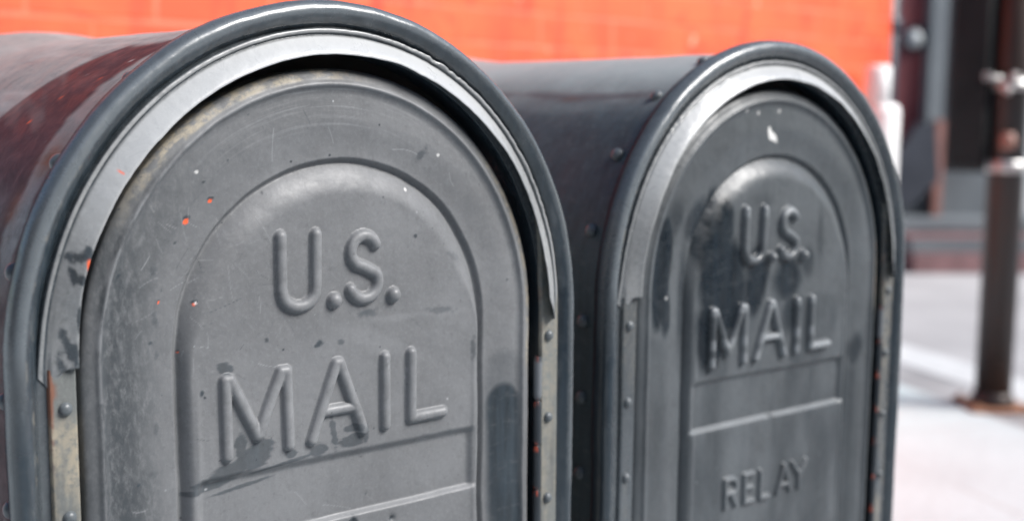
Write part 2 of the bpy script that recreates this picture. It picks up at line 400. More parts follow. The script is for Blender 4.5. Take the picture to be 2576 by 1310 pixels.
        dark = np.maximum(dark, .30 * sstep(.60, .64, np.abs(X)) * sstep(-.1, -.2, Z) * sstep(-.6, .7, fbm(X * 16, Z * 3, 25, 4)))
        dark = np.maximum(dark, .7 * blob(X, Z, .665, -.36, .05, .07, soft=.5, amp=.4, seed=5))
        dark = np.maximum(dark, .45 * sstep(-.35, -.5, Z) * (1 - sstep(.04, .07, np.abs(X - .62))))
        mott = .45 * sstep(.60, .66, rho) * sstep(-.2, .5, fbm(X * 5, Z * 2, 8)) * (X < 0)
        white = blob(X, Z, -.005, .628, .034, .015, -25, soft=.2, amp=.5, nx=30, nz=30, seed=8)
        white = np.maximum(white, blob(X, Z, -.038, .655, .012, .022, 20, soft=.2, amp=.5, nx=30, nz=30, seed=9))
        for (cx, cz) in [(-.655, -.01), (-.12, .73), (.02, .74), (-.20, .74)]:
            white = np.maximum(white, .45 * blob(X, Z, cx, cz, .008, .008, soft=.4, amp=.3, seed=4))
        cream = .8 * sstep(.770, .785, rho) * (X > 0) * sstep(math.radians(14), math.radians(4), th) * sstep(-.25, -.1, Z)
        orange = sstep(.776, .788, X) * sstep(-.10, -.05, Z) * sstep(.16, .08, Z) * sstep(-.3, .2, fbm(X * 30, Z * 12, 3))
        pale = .25 * sstep(.62, .68, X) * sstep(-.05, .1, Z) + .22 * sstep(-.1, .5, fbm(X * 12, Z * 2, 33, 3)) * (Z < -.6)
        pale += .35 * np.exp(-((rho - .76) / .012) ** 2) * sstep(-.1, -.4, X) * (Z > 0)
    # hairline scratches; highlight along the lower pressed line put into the colour
    scuff_glint = (.62 if kind == 'R' else .20) * np.exp(-((Z + .586) / .010) ** 2) * (np.abs(X - .02) < .52) * (.75 + .25 * fbm(X * 12, Z * 60, 2, 3)); mark = zero.copy()
    for k in range(80 if kind == 'L' else 20):
        cx = rng.uniform(-.75, .75); cz = rng.uniform(-.95, .8)
        if kind == 'L' and rng.rand() < .65: cx = rng.normal(-.45, .13); cz = rng.normal(.30, .20)
        L = rng.uniform(.008, .035) * (1.6 if rng.rand() < .2 else 1); a = rng.uniform(0, math.pi); bend = rng.normal(0, .10)
        pts = [(cx + L * t * math.cos(a + bend * t), cz + L * t * math.sin(a + bend * t)) for t in np.linspace(-1, 1, 5)]
        m_ = (np.abs(X - cx) < L + .02) & (np.abs(Z - cz) < L + .02)
        v = (1 - sstep(.0004, .0020, seg_dist(X[m_], Z[m_], pts))) * rng.uniform(.12, .42)
        if rng.rand() < .5: scuff_glint[m_] = np.maximum(scuff_glint[m_], v)
        else: mark[m_] = np.maximum(mark[m_], v)
    for k in range(90):
        cx = rng.uniform(-.75, .75); cz = rng.uniform(-1.2, .8); r_ = rng.uniform(.0012, .004)
        m_ = (np.abs(X - cx) < .02) & (np.abs(Z - cz) < .02)
        v = (1 - sstep(r_ * .7, r_ * 1.4, np.hypot(X[m_] - cx, Z[m_] - cz))) * rng.uniform(.3, .9)
        (mark if rng.rand() < .7 else scuff_glint)[m_] = np.maximum((mark if rng.rand() < .7 else scuff_glint)[m_], v)
    # glints on the letter crests put into the colour, over slightly worn paint
    crest = sstep(.55, .98, lh / .0185) * (sstep(-.7, .3, fbm(X * 30, Z * 30, 55, 3)) if kind == 'L' else 1) * (.16 if kind == 'L' else .75)
    if kind == 'R': crest *= .30 + .70 * sstep(.018, -.002, np.minimum(np.abs(Z + .083), np.minimum(np.abs(Z - .318), np.minimum(np.abs(Z + .226), np.abs(Z + .300)))) - .012)
    scuff_glint = np.maximum(scuff_glint, crest)
    # thick paint edge and dimples
    h += .0012 * dark
    if kind == 'L':
        for cx, cz in ((.052, -.612), (.20, -.632)): h -= .010 * np.exp(-((X - cx) ** 2 + (Z - cz) ** 2) / .00012)
    V = np.stack([X, -h, Z], -1) * S
    # skirt: rolled edge turning back into the box
    n, mm = X.shape
    attrs = dict(dark=dark, cream=cream, orange=orange, white=white, mott=mott, pale=pale, scuff_glint=scuff_glint, mark=mark)
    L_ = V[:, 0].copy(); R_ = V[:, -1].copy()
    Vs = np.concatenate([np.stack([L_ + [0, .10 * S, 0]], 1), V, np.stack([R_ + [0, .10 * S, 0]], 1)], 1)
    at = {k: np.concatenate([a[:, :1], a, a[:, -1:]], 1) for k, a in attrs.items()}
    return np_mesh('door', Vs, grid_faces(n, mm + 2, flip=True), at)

def frame_mesh(kind):
    prof = catmull([(.950, .072), (.990, .064), (1.008, .035), (1.010, .010), (1.006, -.012), (.996, -.029), (.980, -.036), (.964, -.031), (.949, -.020), (.938, -.008), (.930, .003), (.915, .004), (.885, .004), (.868, .006), (.862, .016), (.860, .10)], 4)
    P = path(360, 110)
    sd = 3 if kind == 'L' else 9
    def fn(s, r, y):
        lumps = .0048 * fbm(s * 2.2, r * 4, sd, 3) + .0018 * fbm(s * 14, r * 20, sd + 1, 4)
        # dented bead on the lower left where the rim was hit
        return r + lumps * (r > .93), y + .003 * fbm(s * 2.7, y * 5, sd + 5, 3) + .0008 * fbm(s * 30, r * 40, sd + 2, 2)
    V, s, r, y = sweep(P, prof, fn)
    sp = fbm(s * 30, r * 60, sd + 7, 4)
    A = {}
    a1 = (s > 1.5).astype(float)
    dark = (.92 if kind == 'L' else .55) * sstep(.974, .962, r + .004 * fbm(s * 40, r * 10, 66, 4)) * sstep(.924, .932, r) * sstep(-.95, -.05, fbm(s * 9, r * 45, 6, 4))
    dark = np.maximum(dark, .9 * sstep(.870, .864, r))  # shade inside the door channel put into the colour
    dark = np.maximum(dark, .95 * sstep(.020, .034, y) * (r > .94))  # back of the rim painted dark to subdue the wall's orange bounce
    mott = .8 * sstep(.985, .965, r) * sstep(.93, .945, r) * a1 * sstep(math.radians(115), math.radians(130), s)
    low = sstep(math.pi + .02, math.pi + .25, s)
    dark = np.maximum(dark, low * .80 * sstep(.955, .966, r))
    if kind == 'L':
        k = sstep(math.pi - .02, math.pi + .08, s) * sstep(.960, .954, r)
        dark = dark * (1 - .8 * k)
    pale = .75 * sstep(.966, .976, r) * sstep(1.004, .996, r) * sstep(math.radians(45), math.radians(75), s) * sstep(math.pi + .05, math.pi - .1, s)  # sky highlight on the bead painted as a paler band
    pale = np.maximum(pale, .35 * sstep(.0, .5, sp) * (r > .95) * (r < .985) * a1)
    cream = .5 * sstep(.25, .5, sp) * mott
    lowr = sstep(-.1, -.2, s)
    dark = np.maximum(dark, .6 * lowr * sstep(.965, .955, r) * sstep(.935, .945, r))
    dark = np.maximum(dark, .65 * (s < 0) * sstep(-.62, -.68, s) * sstep(1.1, .99, r) * sstep(.94, .96, r) * sstep(-.5, .1, fbm(s * 10, r * 20, 8)))
    m = np_mesh('front_rim', V, grid_faces(*s.shape), dict(dark=dark, mott=mott, pale=pale, cream=cream, dull=sstep(-.005, .02, y) * (r > .985)))
    return m

def hood_mesh(kind):
    s_end = [0]
    prof = catmull([(.930, .003), (.929, -.012), (.925, -.019), (.917, -.019), (.912, -.012), (.908, -.013), (.895, -.026), (.878, -.043), (.861, -.057), (.854, -.060), (.851, -.057), (.864, -.038), (.880, -.020), (.888, .001)], 4)
    th = np.concatenate([np.linspace(-.035, 0, 10)[:-1], np.linspace(0, math.pi, 520), math.pi + np.linspace(0, .045, 14)[1:]])
    P = [('r', t) if t < 0 else (('l', math.pi - t) if t > math.pi else ('a', t)) for t in th]
    sd = 13 if kind == 'L' else 29
    def fn(s, r, y):
        lip = np.exp(-((r - .921) / .010) ** 2)
        jag = fbm(s * 26, 0 * s, sd, 4); jag2 = fbm(s * 90, 0 * s, sd + 1, 3)
        amp = .0015 + .006 * np.exp(-((s - math.radians(66)) / .16) ** 2) + .0025 * np.exp(-((s - math.radians(30)) / .2) ** 2)
        if kind == 'R': amp = .002 + .003 * np.exp(-((s - math.radians(120)) / .4) ** 2)
        r = r + lip * (amp * (jag + .4 * jag2)); y = y - lip * amp * .8 * jag
        front = sstep(.90, .865, r)
        r = r + front * .0030 * fbm(s * 9, 0 * s, sd + 4, 3) + .0006 * fbm(s * 45, r * 30, sd + 5, 2)
        y = y + front * .004 * fbm(s * 3, 0 * s, sd + 6, 3)
        # right end runs out into a point that stands off, left end is rounded and flattened
        eR = sstep(.50, .0, s); tip = sstep(.07, -.035, s); base = sstep(-.040, -.005, y) * (r < .91); r = r + eR * base * (.921 - r) * .8 + tip * (.905 - r) * .7; y = y * (1 - .25 * tip)
        eL = sstep(math.pi - .02, math.pi + .045, s); y = y * (1 - .85 * eL) - .006 * eL
        fl = sstep(math.pi - .35, math.pi, s); y = y * (1 - .45 * fl) * (1 - .9 * sstep(math.pi - .10, math.pi + .02, s) * (r > .902))
        r = r - fl * .024 * front
        s_end[0] = eL * sstep(.900, .84, r) * .050 + eL * sstep(.895, .93, r) * .035 + eL * (.006 * fbm(r * 30, 0 * r, 4, 2))
        return r, y
    V, s, r, y = sweep(P, prof, fn)
    V[..., 2] += s_end[0] * S
    seam = sstep(.905, .911, r) * sstep(.919, .913, r)
    dark = np.maximum(.9 * seam, .85 * sstep(.924, .929, r) * (y > -.017))
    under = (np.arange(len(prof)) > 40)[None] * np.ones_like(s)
    dark = np.maximum(dark, .9 * under)  # shade under the hood painted onto its underside
    edge = .0 * s
    lowl = sstep(math.radians(150), math.radians(158), s)
    x = r * np.cos(np.clip(s, 0, math.pi)); z = G * r * np.sin(np.clip(s, 0, math.pi)) - np.maximum(s - math.pi, 0)
    orange = edge.copy()
    if kind == 'L':
        for c in [(-.815, .315, .030, .018, 10), (-.835, .262, .008, .022, 10), (-.820, .250, .010, .016, 30), (-.845, .055, .014, .055, 20), (-.872, .02, .012, .035, 0), (-.828, .15, .005, .04, 0)]:
            dark = np.maximum(dark, .85 * blob(x, z, *c, soft=.35, amp=1.3, nx=45, nz=30, seed=int(abs(c[1] * 1000))))
        orange = np.maximum(orange, blob(x, z, -.795, .280, .012, .028, 14, soft=.15, amp=.3, nx=40, nz=40, seed=5))
        orange = np.maximum(orange, .9 * blob(x, z, -.70, .535, .003, .008, 40, soft=.3, amp=.5, nx=60, nz=60, seed=6))
        ck = np.exp(-((x + .695 + .05 * (z - .56)) / .0035) ** 2) * (z > .535) * (z < .60) * .8
    pale = .7 * sstep(math.radians(28), math.radians(60), s) * sstep(math.radians(170), math.radians(130), s) * (r < .905) * (under < .5)  # hood top painted paler for the sky's highlight
    mott = .25 * lowl
    cream = .5 * sstep(.5, .75, fbm(s * 14, r * 40, 3, 3)) * seam
    return np_mesh('rain_hood', V, grid_faces(*s.shape), dict(dark=dark, pale=pale, mott=mott, orange=orange, cream=cream))

def body_mesh(kind):
    ys = np.concatenate([np.linspace(.035, 1.2, 90), np.linspace(1.2, 2.55, 50)[1:]])
    rr = .962 + .0 * ys
    rr = rr + .004 * sstep(1.0, 1.7, ys) + .060 * sstep(1.72, 2.5, ys)
    prof = np.stack([rr, ys], -1)
    prof = np.concatenate([prof, [[1.01, 2.58], [.9, 2.58], [.5, 2.58], [.02, 2.58]]])
    P = path(260, 60)
    def fn(s, r, y):
        return r + (.005 * fbm(s * 2.3, y * 2.3, 5 if kind == 'L' else 6, 3) + .0008 * fbm(s * 12, y * 12, 7, 2)) * (y < 2.5), y
    V, s, r, y = sweep(P, prof, fn)
    deg = np.degrees(np.clip(s, 0, math.pi)) - np.where(s < 0, s, 0) * -57.3 + np.where(s > math.pi, (s - math.pi) * 57.3, 0)
    n1 = fbm(deg * .06, y * 2.2, 12, 5); n2 = fbm(deg * .25, y * 3, 14, 5)
    zero = 0 * s
    at = {}
    if kind == 'L':
        bound = 108 + 6 * n1 + np.interp(y, [0, .3, .65, .78, .91, 1.3, 2.6], [0, 1, 4, 14, 27, 50, 90])
        mar = sstep(-2.5, 2.5, deg - bound)
        hint = .40 * sstep(100, 112, deg) * sstep(.0, .6, n2) + .35 * sstep(.3, .7, n1)
        mar = np.maximum(mar, hint * sstep(90, 100, deg))
        # sprayed diagonal grey band along the rim
        c = np.interp(deg, [105, 118, 129, 141, 151, 162, 175], [.17, .15, .15, .17, .175, .17, .12]); wd = np.interp(deg, [105, 118, 129, 141, 151, 165], [.05, .05, .085, .06, .04, .05])
        yy_ = y - .075; wd = wd * 1.25
        band = 1 - sstep(wd * .7, wd * 1.3, np.abs(yy_ - c) + .03 * n2)
        mar = mar * (1 - .86 * band * sstep(104, 116, deg) * sstep(172, 160, deg))
        rusty = 1.0 * np.exp(-(((deg - 145) / 3.5) ** 2 + ((yy_ - .17) / .07) ** 2)) + 1.0 * np.exp(-(((deg - 156) / 4) ** 2 + ((yy_ - .235) / .05) ** 2)) + .3 * np.exp(-(((deg - 133) / 8) ** 2 + ((yy_ - .11) / .03) ** 2))
        rusty *= sstep(-.9, .3, n2)
        mar *= 1 - .35 * sstep(.15, .55, fbm(deg * .10 + y * 2.5, y * .9, 71, 4)) * sstep(.3, .5, y)
        orange = zero.copy()
        for dg, yy, a in ((137.5, .62, 1), (131.5, .55, .5), (126, .42, .4)):
            orange = np.maximum(orange, a * (1 - sstep(.006, .012, np.hypot((deg - dg) * .017, y - yy))))
        white = 1 - sstep(.005, .011, np.hypot((deg - 120.5) * .03, (y - .37) * .5))
        at = dict(maroon=mar, rusty=rusty, orange=orange, white=white, pale=.5 * sstep(.1, .7, fbm(deg * .3, y * 2 + deg * .03, 22, 4)) * (1 - mar), scuff_glint=.3 * sstep(.55, .8, fbm(deg * 1.2 + y * 10, y * .8, 24, 3)))
    else:
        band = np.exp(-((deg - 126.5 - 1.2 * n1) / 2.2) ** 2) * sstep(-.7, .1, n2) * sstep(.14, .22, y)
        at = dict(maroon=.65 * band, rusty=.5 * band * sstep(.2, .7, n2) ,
                  pale=.7 * sstep(125, 112, deg) * (.75 + .25 * n1), dark=.82 * sstep(123, 137, deg + 3 * n2))  # pale top and dark sides: the fall of light put into the colour
    edge = sstep(.115, .085, y)
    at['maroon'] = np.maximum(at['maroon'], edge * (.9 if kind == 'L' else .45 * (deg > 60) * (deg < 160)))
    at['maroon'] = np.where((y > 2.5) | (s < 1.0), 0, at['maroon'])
    return np_mesh('body', V, grid_faces(*s.shape), at)

def rivet_mesh(r=.020):
    b = MB(); k = r * S
    b.lathe((0, 0, 0), [(k * 1.08, -.3 * k), (k * 1.05, .12 * k), (k * .95, .38 * k), (k * .75, .62 * k), (k * .45, .8 * k), (k * .001, .86 * k)], n=20)
    me = bpy.data.meshes.new('rivet'); me.from_pydata(b.v, [], b.f); me.polygons.foreach_set('use_smooth', [True] * len(b.f)); me.update()
    return me
RIV = rivet_mesh(.0180); RIVS = rivet_mesh(.025)
RIV.materials.append(M_RIVET); RIVS.materials.append(M_RIVET)

def make_mailbox(kind, loc, rot, label):
    root = empty('mailbox', loc, rot)
    tag(root, label, 'mailbox', 'mail boxes standing side by side')
    up = (0, 0, ZS)
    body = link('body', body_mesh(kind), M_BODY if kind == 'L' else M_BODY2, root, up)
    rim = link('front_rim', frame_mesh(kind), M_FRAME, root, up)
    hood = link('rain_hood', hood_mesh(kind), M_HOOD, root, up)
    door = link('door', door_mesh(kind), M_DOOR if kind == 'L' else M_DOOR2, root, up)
    # rivets round the body edge
    for th in (15.5, 34, 52.5, 71, 90, 108.5, 127, 145.7, 164.6):
        t = math.radians(th); p = Vector((.966 * math.cos(t), .150, G * .966 * math.sin(t))) * S
        o = link('rivet', RIVS, None, body, p); o.rotation_euler = Vector((math.cos(t), 0, math.sin(t))).to_track_quat('Z', 'Y').to_euler()
    for k in range(7):
        for sx in (-1, 1):
            o = link('rivet', RIVS, None, body, Vector((sx * .966, .150, -.092 - .306 * k)) * S)
            o.rotation_euler = Vector((sx, 0, 0)).to_track_quat('Z', 'Y').to_euler()
    # side strips with rivets (they carry on below the hood's ends)
    for sx in (-1, 1):
        x0, x1 = ((-.906, -.828) if sx < 0 else (.856, .938))
        nz = 260; nx = 26
        zz = np.linspace(-.015, -2.70, nz) if True else None
        zz = np.concatenate([np.linspace((.012 if sx < 0 else .40), -1.35, 280), np.linspace(-1.35, -2.7, 14)[1:]])
        xx = np.linspace(x0, x1, nx)
        X, Z = np.meshgrid(xx, zz); 
        e = np.minimum(X - x0, x1 - X)
        if sx > 0: X = x1 - (x1 - X) * np.where(Z > 0, 1 + .12 * np.clip(Z, 0, .1) / .1 - .75 * (np.clip(Z, 0, .4) / .4) ** 1.5, 1)
        cv = np.where(Z > 0, np.sqrt(np.maximum(1 - (Z / (G * .9)) ** 2, .1)) , 1.0)
        Y = -.0045 - .006 * np.sqrt(np.clip(e / .006, 0, 1)) + .0012 * fbm(X * 20, Z * 12, 4 + sx, 3)
        V = np.stack([X * cv, Y, Z], -1) * S
        V[:, 0, 1] = .004 * S; V[:, -1, 1] = (.03 if sx > 0 else .05) * S; 
        wob = fbm(X * 30, Z * 5, 6, 4)
        cr = sstep(-.5, .35, wob + fbm(X * 12, Z * 2, 8, 3) * .8) * (.95 if kind == 'L' and sx < 0 else .45)
        if kind == 'R' and sx < 0: cr = cr * .3
        cr = np.maximum(cr, (kind == 'L') * (sx < 0) * .9 * sstep(.012, .004, X - x0))
        rus = np.zeros_like(X)
        if kind == 'L' and sx < 0:
            rus = .9 * sstep(.016, .006, X - x0) * sstep(-.35, -.05, Z) + .9 * sstep(.03, .01, np.abs(Z + .045)) * sstep(.03, .005, X - x0)
            cr = cr * sstep(-.10, -.17, Z + .02 * wob)
        if sx > 0: rus = .5 * sstep(.012, .004, X - x0) * sstep(.0, .6, fbm(X * 10, Z * 8, 11))
        dk = .55 * sstep(.15, .6, fbm(X * 40, Z * 4, 17, 4)) * (.7 if sx < 0 else .5)
        strip = link('side_strip', np_mesh('side_strip', V, grid_faces(*X.shape), dict(cream=cr, rusty=np.clip(rus, 0, .8), dark=dk)), M_STRIP if kind == 'L' else M_FRAME, root, up)
        rx = {('L', -1): -.863, ('L', 1): .890, ('R', -1): -.888, ('R', 1): .892}[(kind, sx)]
        if kind == 'R' and sx < 0: rx = -.872
        for k in range(8):
            o = link('rivet', RIV, None, strip, Vector((rx, -.012, -.098 - .302 * k)) * S)
            o.rotation_euler = Vector((0, -1, 0)).to_track_quat('Z', 'Y').to_euler()
    # hinge: pin with knuckles on the right-hand edge of the door
    b = MB(); b.tube(Vector((.838, -.012, -2.6)) * S, Vector((.838, -.012, -.18)) * S, .0085 * S)
    hinge = b.build('hinge', M_HINGE, root, up)
    n = 16; z = -.168; i = 0; rngh = random.Random(3)
    while z > -2.55:
        L = .165; na = 26
        zz = np.linspace(z, z - L + .006, 14); aa = np.linspace(0, 2 * math.pi, na, endpoint=False)
        A_, Z_ = np.meshgrid(aa, zz); tt = np.clip(np.minimum(z - Z_, Z_ - (z - L + .006)) / .004, 0, 1)
        rad = .0148 * (.72 + .28 * np.sqrt(tt))
        V = np.stack([.838 + rad * np.cos(A_), -.013 + rad * np.sin(A_), Z_], -1) * S
        ends = np.maximum(sstep(.022, .008, z - Z_), sstep(.02, .008, Z_ - (z - L)))
        nn = fbm(A_ * 2, Z_ * 30, i, 3)
        orr = ends * sstep(-.2, .2, nn) * (.6 if i else .2) * sstep(-.6, -.2, np.cos(A_ - 2.2))
        pal = (1.0 if i == 0 else .0) * (1 - ends)  # lit look of the first knuckle put into its colour
        me = np_mesh('knuckle', V, grid_faces(*A_.shape, closed=True), dict(orange=orr, pale=0 * A_, scuff_glint=pal * .9))
        link('knuckle', me, M_HINGE, hinge)
        z -= L; i += 1
    # bottom plate and four legs
    b = MB(); b.box((0, 1.3 * S, ZB * S), (.975 * S, 1.25 * S, .01)); b.build('bottom_plate', M_BODY2, root, up)
    zl = ZS + ZB * S
    for sx in (-1, 1):
        for y in (.25, 2.3):
            b = MB(); b.box((sx * .9 * S, y * S, zl / 2), (.02, .02, zl / 2 - .001), bev=.003); b.box((sx * .9 * S, y * S, .006), (.04, .04, .005), bev=.002)
            b.build('leg', M_FRAME, root)
    return root

make_mailbox('L', (.0099 * ZS, 0, 0), (0, -0.0099, 0), 'grey United States mail box closest to the viewer, dark red peeling paint on its barrel')
make_mailbox('R', (2.2153 * S - .0014 * ZS, .0305 * S, -.0078 * S), (0, 0.0014, -0.0036), 'grey mail box marked RELAY with a white splat and dark glossy streaks on its door')

# ------------------------------------------------------------------ orange block wall building
WX1, WY = 3.885, 2.0
def wall_material():
    b = NB('orange_painted_brick')
    br = b.t.nodes.new('ShaderNodeTexBrick')
    mp = b.t.nodes.new('ShaderNodeMapping'); mp.inputs['Rotation'].default_value = (math.radians(-90), 0, 0); mp.inputs['Location'].default_value = (.02, 0, 0)
    b.L(b.tc.outputs['Object'], mp.inputs[0]); b.L(mp.outputs[0], br.inputs['Vector'])
    for k, v in {'Scale': 1.0, 'Mortar Size': .008, 'Mortar Smooth': .35, 'Bias': 0, 'Brick Width': .310, 'Row Height': .1}.items(): br.inputs[k].default_value = v
    br.inputs['Color1'].default_value = (.77, .074, .023, 1); br.inputs['Color2'].default_value = (.83, .102, .033, 1); br.inputs['Mortar'].default_value = (.80, .165, .088, 1)
    c = b.mix(b.ramp(b.noise(2.2, 5, .6), .35, .65), br.outputs['Color'], (.85, .125, .040))
    c = b.mix(b.math('MULTIPLY', b.ramp(b.noise(9, 6, .7, dist=1), .50, .70), .8), c, (.50, .035, .016))
    c = b.mix(b.math('MULTIPLY', b.ramp(b.noise(1, 4, .6, stretch=(9, 9, .7)), .52, .66), .6), c, (.66, .055, .022))
    c = b.mix(b.math('MULTIPLY', b.ramp(b.noise(14, 3, .5), .68, .74), .7), c, (.90, .45, .33))
    h = b.math('ADD', b.math('MULTIPLY', br.outputs['Fac'], -1.0), b.math('MULTIPLY', b.noise(60, 6, .6), .35))
    return b.done(c, .6, b.bump(h, .5, .006))
M_WALL = wall_material()
def simple(name, col, col2=None, scale=6, rough=.6, bump=.2, bd=.004, metal=0, stretch=None, **kw):
    b = NB(name); c2 = col2 or tuple(x * .7 for x in col)
    n = b.noise(scale, 6, .62, stretch=stretch); c = b.mix(b.ramp(n, .36, .66), c2, col)
    c = b.mix(b.math('MULTIPLY', b.ramp(b.noise(scale * 9, 5, .7), .4, .7), .35), c, tuple(x * .6 + y * .25 for x, y in zip(col, c2)))
    return b.done(c, b.ramp(n, .3, .7, rough - .06, rough + .08), b.bump(b.noise(scale * 12, 5, .6), bump, bd), metal, **kw)
M_NAVY = simple('dark_downpipe_paint', (.05, .06, .085), rough=.4)
M_ROOF = simple('coping_stone', (.42, .40, .37), scale=3)
WX0 = -.5
ob = empty('brick_wall', (0, WY, 0)); tag(ob, 'orange painted brick wall with pale joints behind the two mail boxes', 'wall')
b = MB(); b.box(((WX1 + WX0) / 2, .14, 1.15), ((WX1 - WX0) / 2, .14, 1.15)); b.build('wall', M_WALL, ob)
b = MB(); b.box(((WX1 + WX0) / 2, .14, 2.345), ((WX1 - WX0) / 2 + .03, .18, .04), bev=.01); b.build('coping', M_ROOF, ob)
b = MB(); b.tube((WX1 + .055, .05, .02), (WX1 + .055, .05, 2.28), .045)
for z in (.6, 1.58, 2.2): b.lathe((WX1 + .055, .05, z), [(.045, -.03), (.056, -.025), (.056, .025), (.045, .03)])
b.build('downpipe', M_NAVY, ob)

# white shouldered post standing in front of the wall's corner
M_WHITE = simple('white_plastic', (.93, .93, .93), (.88, .88, .88), rough=.45, bump=.1)
wp = empty('white_post', (3.677, 1.889, 0)); tag(wp, 'white round shouldered post at the corner of the orange wall', 'post')
b = MB(); b.lathe((0, 0, 0), [(.068, 0), (.068, 1.22), (.064, 1.245), (.046, 1.255)], n=32); b.build('sleeve', M_WHITE, wp)
b = MB(); b.lathe((-.020, .014, 0), [(.050, 1.25), (.050, 1.390), (.046, 1.400), (.026, 1.402), (.001, 1.400)], n=32); b.build('cap', M_WHITE, wp)

# ------------------------------------------------------------------ ground
def sheet(name, pts, z, mat, label=None, thick=None):
    vs = [(x, y, z) for x, y in pts]; n = len(vs)
    fs = [tuple(range(n))]
    if thick:
        vs += [(x, y, z - thick) for x, y in pts]
        fs += [tuple(range(n, 2 * n))[::-1]] + [(i, n + i, n + (i + 1) % n, (i + 1) % n) for i in range(n)]
    me = bpy.data.meshes.new(name); me.from_pydata(vs, [], fs); me.update()
    o = link(name, me, mat); tag(o, kind='structure'); return o
M_GROUND = simple('ground_dirt', (.14, .135, .13), scale=.6, rough=.9)
M_ROAD = simple('worn_asphalt', (.40, .395, .405), (.33, .325, .335), scale=.9, rough=.8, bump=.35)
M_WALK = simple('pale_concrete', (.42, .42, .42), (.35, .35, .352), scale=1.3, rough=.8, bump=.25)
def slab_material():
    b = NB('pale_concrete_slabs')
    br = b.t.nodes.new('ShaderNodeTexBrick'); mp = b.t.nodes.new('ShaderNodeMapping'); mp.inputs['Rotation'].default_value = (0, 0, math.radians(-66.6))
    b.L(b.tc.outputs['Object'], mp.inputs[0]); b.L(mp.outputs[0], br.inputs['Vector']); br.offset = 0
    for k, v in {'Scale': 1.0, 'Mortar Size': .008, 'Mortar Smooth': .3, 'Brick Width': 1.5, 'Row Height': 1.2}.items(): br.inputs[k].default_value = v
    br.inputs['Color1'].default_value = (.545, .61, .63, 1); br.inputs['Color2'].default_value = (.51, .575, .59, 1); br.inputs['Mortar'].default_value = (.42, .43, .43, 1)
    c = b.mix(b.ramp(b.noise(1.3, 6, .6), .4, .7), br.outputs['Color'], (.47, .52, .535)); c = b.mix(b.math('MULTIPLY', b.ramp(b.noise(30, 6, .7), .45, .7), .3), c, (.28, .28, .28))
    return b.done(c, .8, b.bump(b.noise(80, 5, .6), .3, .003))
M_WALK = slab_material()
M_KERB = simple('kerb_concrete', (.60, .61, .62), (.52, .53, .54), scale=4, rough=.75)
gd = sheet('ground', [(-150, -150), (150, -150), (150, 150), (-150, 150)], -.17, M_GROUND)
U = Vector((.397, .917)).normalized(); N_ = Vector((U.y, -U.x))     # kerb direction and the normal towards the road
K0 = Vector((5.17, 2.45))                                         # a point on the kerb's outer edge
def kp(along, out): p = K0 + U * along + N_ * out; return (p.x, p.y)
sheet('sidewalk', [kp(-30, -40), kp(-30, -.624), kp(30, -.624), kp(30, -40)], 0, M_WALK, thick=.16)
sheet('paver_strip', [kp(-30, -.62), kp(-30, -.325), kp(30, -.325), kp(30, -.62)], -.003, simple('grey_pavers', (.38, .375, .385), scale=3), thick=.15)
sheet('kerb', [kp(-30, -.321), kp(-30, 0), kp(30, 0), kp(30, -.321)], .001, M_KERB, thick=.16)
sheet('road', [kp(-30, .004), kp(-30, 3.9), kp(30, 3.9), kp(30, .004)], -.13, M_ROAD, thick=.03)
sheet('far_sidewalk', [kp(-30, 3.904), kp(-30, 30), kp(30, 30), kp(30, 3.904)], -.126, M_WALK, thick=.03)

# ------------------------------------------------------------------ pole with clamps and signal
PX, PY = 4.291, 1.692
M_POLE = simple('rusty_bronze_pole', (.042, .023, .017), (.018, .017, .018), scale=4, rough=.42, stretch=(1, 1, .3))
M_BLACK = simple('black_housing', (.004, .005, .006), rough=.5)
M_STEEL = simple('galvanised_steel', (.62, .61, .60), rough=.3, metal=.6, scale=20)
M_RUST = simple('rusty_plate', (.42, .22, .14), (.25, .12, .07), scale=12, rough=.8)
M_COPPER = simple('copper_fitting', (.36, .19, .15), rough=.5, scale=20)
pole = empty('metal_pole', (PX, PY, 0)); tag(pole, 'dark brown round metal pole standing on the sidewalk corner', 'pole')
b = MB(); b.lathe((0, 0, 0), [(.074, .028), (.074, 1.5), (.072, 5.2)], n=32); b.build('shaft', M_POLE, pole)
b = MB(); b.lathe((0, 0, 0), [(.092, .018), (.088, .04), (.079, .06), (.074, .07)], n=32); b.build('base_collar', M_POLE, pole)
b = MB(); b.box((0, 0, .009), (.125, .125, .008), Matrix.Rotation(-.7, 3, 'Z'), bev=.003); b.build('base_plate', M_RUST, pole)
for k in range(4):
    a = -.7 + math.pi / 4 + k * math.pi / 2
    b = MB(); b.lathe((.145 * math.cos(a), .145 * math.sin(a), .018), [(.014, 0), (.014, .012), (.007, .013), (.007, .020), (.001, .022)], n=6, smooth=False); b.build('anchor_bolt', M_RUST, pole)
b = MB(); b.lathe((0, 0, 1.01), [(.075, -.024), (.080, -.022), (.080, .022), (.075, .024)], n=32); b.build('band_clamp', M_STEEL, pole)
b = MB(); b.lathe((0, 0, 1.34), [(.074, -.022), (.082, -.02), (.082, .02), (.074, .022)], n=32); b.build('band_clamp', M_STEEL, pole)
vd = Vector((PX - CAM[0], PY - CAM[1], 0)).normalized(); vr = Vector((vd.y, -vd.x, 0))      # away from / across the line of sight
def pt(r, d, z): p = vr * r + vd * d; return Vector((p.x, p.y, z))
b = MB(); b.lathe(pt(.0, -.085, 1.115), [(.001, -.035), (.026, -.032), (.034, 0), (.026, .032), (.001, .035)], n=20); b.build('fitting', M_COPPER, pole)
